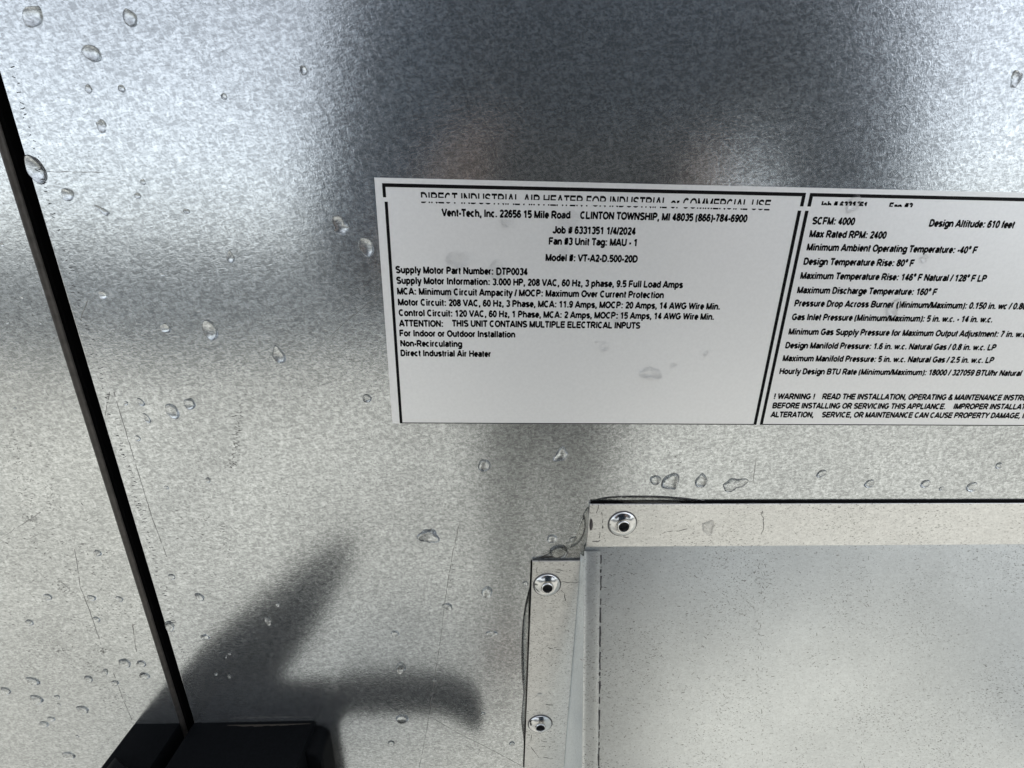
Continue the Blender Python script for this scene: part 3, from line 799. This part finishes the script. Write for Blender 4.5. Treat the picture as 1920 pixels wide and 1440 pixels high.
# clear sealant round the flanges: smears with their own outline
def smear(name, pts_px, height, lab=None, mat='sealant', out=0.0):
    P_ = [W(x, y, out) for x, y in pts_px]
    cx = sum(p[0] for p in P_)/len(P_); cz = sum(p[1] for p in P_)/len(P_)
    # densify
    q = []
    n = len(P_)
    for i in range(n):
        p0, p1, p2, p3 = P_[i-1], P_[i], P_[(i+1) % n], P_[(i+2) % n]
        for k in range(4):
            u = k/4
            q.append(tuple(.5*(2*p1[a]+(-p0[a]+p2[a])*u+(2*p0[a]-5*p1[a]+4*p2[a]-p3[a])*u*u+(-p0[a]+3*p1[a]-3*p2[a]+p3[a])*u**3)-(cx, cz)[a] for a in (0, 1)))
    bm = dome_mesh(q, height, 0.0, 0.0, 6)
    bmesh.ops.translate(bm, verts=bm.verts, vec=(cx, -out, cz))
    o = obj(name, bm, MAT[mat], hood, smooth=True, angle=75)
    if lab: o['label'] = lab
    return o
smear('sealant_bead', [(999, 1085), (990, 1110), (982, 1150), (978, 1200), (978, 1260), (982, 1310), (977, 1345), (980, 1375), (984, 1400), (992, 1395), (996, 1300), (998, 1200), (1000, 1120)], .0012)
smear('sealant_bead', [(1104, 950), (1096, 960), (1098, 985), (1093, 1005), (1082, 1020), (1062, 1030), (1050, 1043), (1005, 1047), (1000, 1053), (1050, 1053), (1090, 1052), (1100, 1040), (1105, 1000), (1106, 960)], .0011)
smear('sealant_bead', [(1112, 938), (1140, 931), (1190, 929), (1250, 930), (1310, 936), (1330, 940), (1330, 944), (1250, 946), (1180, 945), (1114, 945)], .0010)
smear('dark_sealant', [(1097, 1272), (1092, 1290), (1094, 1308), (1099, 1310), (1101, 1298), (1099, 1285)], .0014, 'glossy dark blob of sealant', 'tar', .012)
smear('dark_sealant', [(1096, 1408), (1094, 1425), (1095, 1442), (1103, 1443), (1105, 1420), (1103, 1408)], .0014, 'glossy dark blob of sealant', 'tar', .022)
smear('dark_sealant', [(1107, 972), (1105, 985), (1107, 995), (1112, 988), (1111, 976)], .0006, 'small dark blob of sealant at the flange corner', 'tar', FT)

# ------------------------------------------------------------------ black latch across the gap, its lever reaching out of the picture
latch = empty('door_latch', (W(362, 1355)[0], 0, W(362, 1355)[1]-.03))
tag(latch, 'black two-part door latch with lever handle bridging the gap', 'latch')
lz = W(362, 1355)[1]
lxa, lxb = W(250, 1354)[0], W(337, 1355)[0]
lxc, lxd = W(363, 1355)[0], W(591, 1355)[0]
bm = bmesh.new(); box(bm, lxa, lxb, -.030, .0002, lz-.062, lz, .0006, 2)
obj('keeper_block', bm, MAT['black'], latch, smooth=True, angle=40)
bm = bmesh.new(); box(bm, lxc, lxd, -.023, .0002, lz-.062, lz, .0006, 2)
body = obj('latch_body', bm, MAT['black'], latch, smooth=True, angle=40)
bm = bmesh.new()
prism(bm, [(lxd-.004, lz-.0035)]+[(lxd+.0005+.006*math.sin(math.radians(a_)), lz-.0095+.006*math.cos(math.radians(a_))) for a_ in range(0, 91, 15)]+[(lxd+.0065, lz-.058), (lxd-.004, lz-.058)], -.012, .0002)
bmesh.ops.bevel(bm, geom=[e_ for e_ in bm.edges if all(v_.co.y < -.01 for v_ in e_.verts)], offset=.0025, segments=3, affect='EDGES', profile=.5)
obj('pivot_boss', bm, MAT['black'], latch, smooth=True, angle=40)
# thin rust-brown dust along the back edge of the body
bm = bmesh.new(); n_ = 26
xa, xb = W(430, 1355)[0], W(585, 1355)[0]
top, bot = [], []
for k in range(n_+1):
    x = xa+(xb-xa)*k/n_
    top.append((x, -.0014)); bot.append((x, -.0016-.0009*max(0, math.sin(math.pi*(k/n_)**.8))*random.uniform(.5, 1)))
for k in range(n_):
    bm.faces.new([bm.verts.new((p[0], p[1], lz+.00006)) for p in (top[k], top[k+1], bot[k+1], bot[k])])
obj('dust_streak', bm, MAT['dust'], body)
def mirror_at(px, py, h):
    """where a thing 'h' in front of the wall stands whose mirror image shows at this photograph point"""
    x, z = W(px, py); s = DIST/(DIST+h)
    return Vector((x/s, -h, H+(z-H)/s))
bm = bmesh.new()
bar(bm, [Vector((lxb+.004, -.020, lz-.016)), mirror_at(425, 1270, .040), mirror_at(530, 1165, .075), mirror_at(640, 1035, .165)], .021, .019, 4, .6, (1.2, 1.1, .92, .6))
obj('lever_arm', bm, MAT['black'], latch, smooth=True, angle=40)
bm = bmesh.new()
bar(bm, [Vector((lxd-.020, -.016, lz-.030)), mirror_at(650, 1298, .027), mirror_at(740, 1298, .028), mirror_at(830, 1301, .028), mirror_at(868, 1314, .027), mirror_at(887, 1338, .026), mirror_at(896, 1364, .025)], .0090, .0085, 4, .6, (1, 1, 1, 1, .95, .75, .30))
obj('hook_handle', bm, MAT['black'], latch, smooth=True, angle=40)

# ------------------------------------------------------------------ scratches, bend marks and specks
NW = Vector((0, -1, 0))
def scratch(parent, pts, width=.00022, out=.00004, broken=.15, mat='scratch', wob=.00007):
    P_ = [Vector((W(x, y, out)[0], -out, W(x, y, out)[1])) for x, y in pts]
    q = []
    for a, b_ in zip(P_, P_[1:]):
        n = max(2, int((b_-a).length/.0016))
        for k in range(n): q.append(a.lerp(b_, k/n))
    q.append(P_[-1])
    q = [p+Vector((random.gauss(0, wob), 0, random.gauss(0, wob))) for p in q]
    bm = bmesh.new(); run = []
    for i, p in enumerate(q):
        run.append(p)
        if (random.random() < broken or i == len(q)-1) and len(run) > 1:
            sweep(bm, run, NW, [width*random.uniform(.35, 1.1) for _ in run]); run = []
    if bm.verts: return obj('scratch', bm, MAT[mat], parent)
    bm.free()
scratch(door, [(213, 735), (245, 840), (283, 965), (313, 1045)], .00024, broken=.05)
scratch(door, [(205, 735), (197, 780)], .00022)
scratch(door, [(165, 560), (150, 600)], .00022)
scratch(door, [(578, 672), (640, 610), (712, 552)], .00018, broken=.05)
scratch(door, [(85, 322), (192, 323)], .00022, broken=.1)
scratch(door, [(863, 975), (850, 1030), (835, 1120), (826, 1200), (812, 1290), (800, 1370), (786, 1440)], .00030, broken=.12)
scratch(door, [(740, 1310), (800, 1340), (860, 1375), (930, 1410), (985, 1440)], .00022, broken=.1)
scratch(door, [(678, 1336), (650, 1364)], .00022)
scratch(door, [(1418, 860), (1412, 905)], .00022, broken=.3)
scratch(unit_side, [(0, 1010), (75, 962)], .00020, broken=.08)
scratch(unit_side, [(50, 1012), (76, 1000)], .00018)
scratch(unit_side, [(140, 1030), (150, 1100), (170, 1150), (195, 1225)], .00028, broken=.25)
scratch(unit_side, [(213, 1262), (230, 1310), (247, 1350)], .00026, broken=.12)
scratch(unit_side, [(248, 1170), (257, 1228)], .00026, broken=.2)
for pts in ([(1115, 1103), (1085, 1104)], ):
    pass
for pts in ([(1050, 1091), (1085, 1092)], [(1052, 1107), (1062, 1125)], [(1034, 1128), (1042, 1127)], [(1030, 1216), (1042, 1217), (1052, 1219)], [(1022, 1322), (1044, 1322)], [(1018, 1386), (1030, 1382), (1040, 1384)], [(1018, 1391), (1040, 1391)],
            [(1016, 1400), (1040, 1400)], [(1017, 1421), (1038, 1422)], [(995, 1400), (1010, 1420)], [(1042, 1068), (1058, 1070)], [(1042, 1072), (1057, 1074)], [(989, 1378), (996, 1378), (996, 1390)], [(1006, 1062), (1008, 1075)]):
    scratch(hood, pts, .00035, FT+.00005, .18, 'grime', .00024)
for pts in ([(1122, 946), (1118, 962)], [(1130, 985), (1122, 1010)], [(1112, 1015), (1126, 1014)], [(1430, 958), (1433, 985), (1428, 1000)], [(1240, 1000), (1290, 992)], [(1130, 960), (1132, 1000)], [(1168, 1007), (1178, 1008)]):
    scratch(hood, pts, .00032, FT+.00005, .3, 'grime', .0003)
def scuff(parent, bands, out=.00005, mat='grime'):
    """patches of short dark ticks rubbed into the zinc: (points, how many, half width in metres)"""
    bm = bmesh.new()
    for pts, n, sp in bands:
        P_ = [W(x, y, out) for x, y in pts]
        for _ in range(n):
            u = random.random()*(len(P_)-1); i = min(int(u), len(P_)-2); u -= i
            x = P_[i][0]+(P_[i+1][0]-P_[i][0])*u+random.gauss(0, sp); z = P_[i][1]+(P_[i+1][1]-P_[i][1])*u+random.gauss(0, sp*.5)
            if GAPL-ER-.0014 < x < GAPR+.001 or (parent is door) != (x > GAPR): continue
            a_ = random.gauss(.1, .5); L = random.uniform(.0003, .0011)
            sweep(bm, [Vector((x, -out, z)), Vector((x+L*math.cos(a_), -out, z+L*math.sin(a_)))], NW, [random.uniform(.00008, .00024)]*2)
    tag(obj('scuff_marks', bm, MAT[mat], parent), kind='stuff')
scuff(door, [([(447, 755), (444, 800)], 26, .0006), ([(444, 800), (438, 850), (428, 885)], 75, .0011), ([(415, 985), (430, 1030)], 24, .0010), ([(860, 980), (820, 1250)], 40, .0004),
             ([(400, 900), (640, 940)], 90, .022), ([(450, 700), (640, 800)], 60, .02), ([(330, 960), (420, 1130)], 70, .012), ([(700, 950), (900, 1250)], 60, .025), ([(1150, 850), (1800, 880)], 60, .010),
             ([(650, 1380), (950, 1420)], 60, .010)], mat='scratch')
scuff(unit_side, [([(22, 800), (30, 870), (45, 960), (62, 985)], 70, .0016), ([(55, 780), (62, 980)], 30, .0008), ([(85, 830), (95, 960)], 30, .0012), ([(110, 1090), (125, 1115)], 40, .0016), ([(100, 1215), (120, 1222)], 30, .002), ([(185, 1215), (195, 1225)], 26, .0012),
             ([(165, 1240), (180, 1260)], 26, .0014), ([(40, 900), (180, 1250)], 200, .018), ([(150, 1000), (230, 1200)], 130, .010), ([(215, 1290), (230, 1330)], 40, .004)], mat='scratch')
# fine tick marks left by the brake along the door edge and on the casing edge
bm = bmesh.new()
z = H+.05
while z > H-.27:
    for _ in range(random.choice((0, 1, 1, 2))):
        x = GAPR+.0035+random.gauss(0, .0005); a = random.uniform(-.5, .5); L = random.uniform(.0004, .0013)
        sweep(bm, [Vector((x, -.00004, z)), Vector((x+L*math.cos(a), -.00004, z+L*math.sin(a)))], NW, [.00022, .00022])
    z -= random.uniform(.0008, .0026)
tag(obj('bend_tick_marks', bm, MAT['grime'], door), kind='stuff')
# dark dirt specks along vertical streaks of the hood face
bm = bmesh.new()
NF = Vector((0, -math.cos(TILT), math.sin(TILT)))
for xx, n_, sp in ((.112, 90, .0012), (.158, 60, .0008), (.085, 50, .004), (.13, 60, .02), (.07, 60, .02), (.10, 130, .03)):
    for _ in range(n_):
        p = face_pt(xx+random.gauss(0, sp), random.uniform(.003, .17), .0018)
        L = random.uniform(.0004, .0016); a = random.gauss(.2 if sp > .002 else 1.5, .5)
        d_ = Vector((math.cos(a), 0, 0))*L+(face_pt(0, L)-face_pt(0, 0))*math.sin(a)
        sweep(bm, [p, p+d_], NF, [random.uniform(.0001, .0003)]*2)
tag(obj('dirt_specks', bm, MAT['scratch'], hood), kind='stuff')

# ------------------------------------------------------------------ the photographer, whose dark mirror image fills the upper middle of the door
def skin_mesh(name, joints, bones, mat, parent=None, sub=2, root=0):
    me = bpy.data.meshes.new(name)
    me.from_pydata([j[0] for j in joints], bones, [])
    o = bpy.data.objects.new(name, me); COL.objects.link(o)
    sk = o.modifiers.new('skin', 'SKIN'); sk.use_smooth_shade = True
    for i, j in enumerate(joints):
        r = j[1]; me.skin_vertices[0].data[i].radius = r if isinstance(r, tuple) else (r, r)
        me.skin_vertices[0].data[i].use_root = (i == root)
    ss = o.modifiers.new('sub', 'SUBSURF'); ss.levels = sub; ss.render_levels = sub
    dg = bpy.context.evaluated_depsgraph_get()
    m2 = bpy.data.meshes.new_from_object(o.evaluated_get(dg)); m2.name = name
    bpy.data.objects.remove(o); bpy.data.meshes.remove(me)
    m2.materials.clear()
    return link_mesh(name, m2, mat, parent, smooth=True)

MAT['skin'] = plain('skin', (.30, .20, .155), .5, amp=.1)
MAT['jacket'] = plain('jacket_cloth', (.005, .022, .046), .8, nscale=200, amp=.3)
MAT['trousers'] = plain('trouser_cloth', (.20, .19, .165), .85, nscale=200, amp=.3)
MAT['hair'] = plain('hair', (.02, .015, .012), .6)
MAT['shoe'] = plain('shoe_leather', (.02, .018, .016), .5)
CX = .122
person = empty('person', (CX, -.80, 0))
tag(person, 'person in dark jacket bending to hold a phone up to the label', 'person')
ph_c = Vector((.055, -DIST-.006, H+.027))      # phone centre
lh = Vector((-.030, -DIST-.022, H+.030)); rh = Vector((.140, -DIST-.022, H+.026))
sL, sR = Vector((CX-.215, -.44, 1.44)), Vector((CX+.235, -.44, 1.45))
eL, eR = Vector((CX-.275, -.39, 1.13)), Vector((CX+.32, -.39, 1.13))
wL, wR = lh+Vector((-.035, -.075, -.035)), rh+Vector((.035, -.075, -.035))
J = [((CX, -.72, .95), (.14, .105)), ((CX, -.66, 1.10), (.13, .10)), ((CX, -.58, 1.28), (.15, .11)), ((CX, -.50, 1.47), (.10, .08)),
     ((CX, -.485, 1.56), .055), ((CX, -.45, 1.625), (.066, .075)), ((CX, -.445, 1.70), (.078, .09)), ((CX, -.455, 1.77), (.062, .075)),
     (sL, .062), (eL, .045), (wL, .028), (sR, .062), (eR, .045), (wR, .028),
     ((CX-.078, -.75, .88), .078), ((CX-.08, -.76, .50), .050), ((CX-.085, -.80, .11), .040), ((CX-.09, -.68, .045), (.04, .03)),
     ((CX+.078, -.75, .88), .078), ((CX+.08, -.76, .50), .050), ((CX+.085, -.80, .11), .040), ((CX+.09, -.68, .045), (.04, .03)),
     (lh+Vector((-.012, -.028, -.012)), (.032, .016)), (rh+Vector((.012, -.028, -.012)), (.032, .016))]
Bn = [(0,1),(1,2),(2,3),(3,4),(4,5),(5,6),(6,7),(3,8),(8,9),(9,10),(3,11),(11,12),(12,13),(0,14),(14,15),(15,16),(16,17),(0,18),(18,19),(19,20),(20,21),(10,22),(13,23)]
# fingers: four over the far side of the phone edge, a thumb behind
for side, base_i, hand in ((-1, 22, lh), (1, 23, rh)):
    for f in range(4):
        zf = hand.z+.022-.015*f
        x0 = hand.x; xe = ph_c.x+side*.075
        pts = [(Vector((x0+side*.004, hand.y-.012, zf)), .009), (Vector((xe+side*.010, ph_c.y-.002, zf+.002)), .0082), (Vector((xe+side*.004, ph_c.y+.011, zf+.003)), .0076), (Vector((xe-side*(.012+.004*(f in (1, 2))), ph_c.y+.0125, zf+.004)), .0066)]
        last = base_i
        for p in pts:
            J.append(p); Bn.append((last, len(J)-1)); last = len(J)-1
    last = base_i
    for p in [(hand+Vector((-side*.006, -.012, .030)), .011), (hand+Vector((-side*.024, -.004, .034)), .0095), (hand+Vector((-side*.042, .004, .030)), .008)]:
        J.append(p); Bn.append((last, len(J)-1)); last = len(J)-1
skin_mesh('body', J, Bn, MAT['skin'], person)
JJ = [((CX, -.735, .85), (.18, .15)), ((CX, -.64, 1.10), (.21, .13)), ((CX, -.55, 1.28), (.27, .13)), ((CX, -.49, 1.46), (.14, .11)),
      (sL, .105), (eL, .085), (wL.lerp(eL, .12), .042), (sR, .105), (eR, .085), (wR.lerp(eR, .12), .042)]
skin_mesh('jacket', JJ, [(0,1),(1,2),(2,3),(3,4),(4,5),(5,6),(3,7),(7,8),(8,9)], MAT['jacket'], person)
TJ = [((CX, -.72, .96), (.15, .115)), ((CX-.080, -.75, .86), .088), ((CX-.080, -.76, .50), .062), ((CX-.085, -.80, .10), .052), ((CX+.080, -.75, .86), .088), ((CX+.080, -.76, .50), .062), ((CX+.085, -.80, .10), .052)]
skin_mesh('trousers', TJ, [(0,1),(1,2),(2,3),(0,4),(4,5),(5,6)], MAT['trousers'], person)
for s in (-1, 1):
    skin_mesh('shoe', [((CX+s*.09, -.84, .045), (.046, .045)), ((CX+s*.09, -.74, .045), (.050, .045)), ((CX+s*.09, -.64, .035), (.046, .034))], [(0,1),(1,2)], MAT['shoe'], person)
skin_mesh('hair', [((CX, -.50, 1.680), (.070, .075)), ((CX, -.485, 1.760), (.080, .085)), ((CX, -.44, 1.805), (.062, .055))], [(0,1),(1,2)], MAT['hair'], person)
for s in (-1, 1):
    skin_mesh('ear', [((CX+s*.080, -.455, 1.685), (.010, .018)), ((CX+s*.084, -.458, 1.720), (.010, .016))], [(0,1)], MAT['skin'], person, 1)
    skin_mesh('eye', [((CX+s*.031, -.368, 1.700), .011), ((CX+s*.031, -.366, 1.702), .010)], [(0,1)], plain('eye_white', (.6, .6, .58), .2), person, 1)
skin_mesh('nose', [((CX, -.372, 1.705), .009), ((CX, -.350, 1.665), .013), ((CX, -.368, 1.658), .010)], [(0,1),(1,2)], MAT['skin'], person, 1)
skin_mesh('mouth', [((CX-.022, -.374, 1.632), .005), ((CX, -.368, 1.630), .007), ((CX+.022, -.374, 1.632), .005)], [(0,1),(1,2)], plain('lips', (.35, .14, .12), .5), person, 1)
# phone: its rear lens is where this picture was taken from
bm = bmesh.new(); box(bm, -.075, .075, -.004, .004, -.0365, .0365, .0018, 3)
phone = obj('mobile_phone', bm, plain('phone_shell', (.02, .021, .023), .35), None, smooth=True, angle=40)
phone.location = ph_c+Vector((0, -.0035, 0)); phone.rotation_euler = (math.radians(-12), 0, 0)
tag(phone, 'dark mobile phone held sideways in front of the label by both hands', 'phone')
bm = bmesh.new(); box(bm, -.070, .070, -.0046, -.0041, -.033, .033)
scr = obj('screen', bm, plain('screen_glass', (.03, .03, .035), .1), phone); scr.matrix_parent_inverse = Matrix.Identity(4)
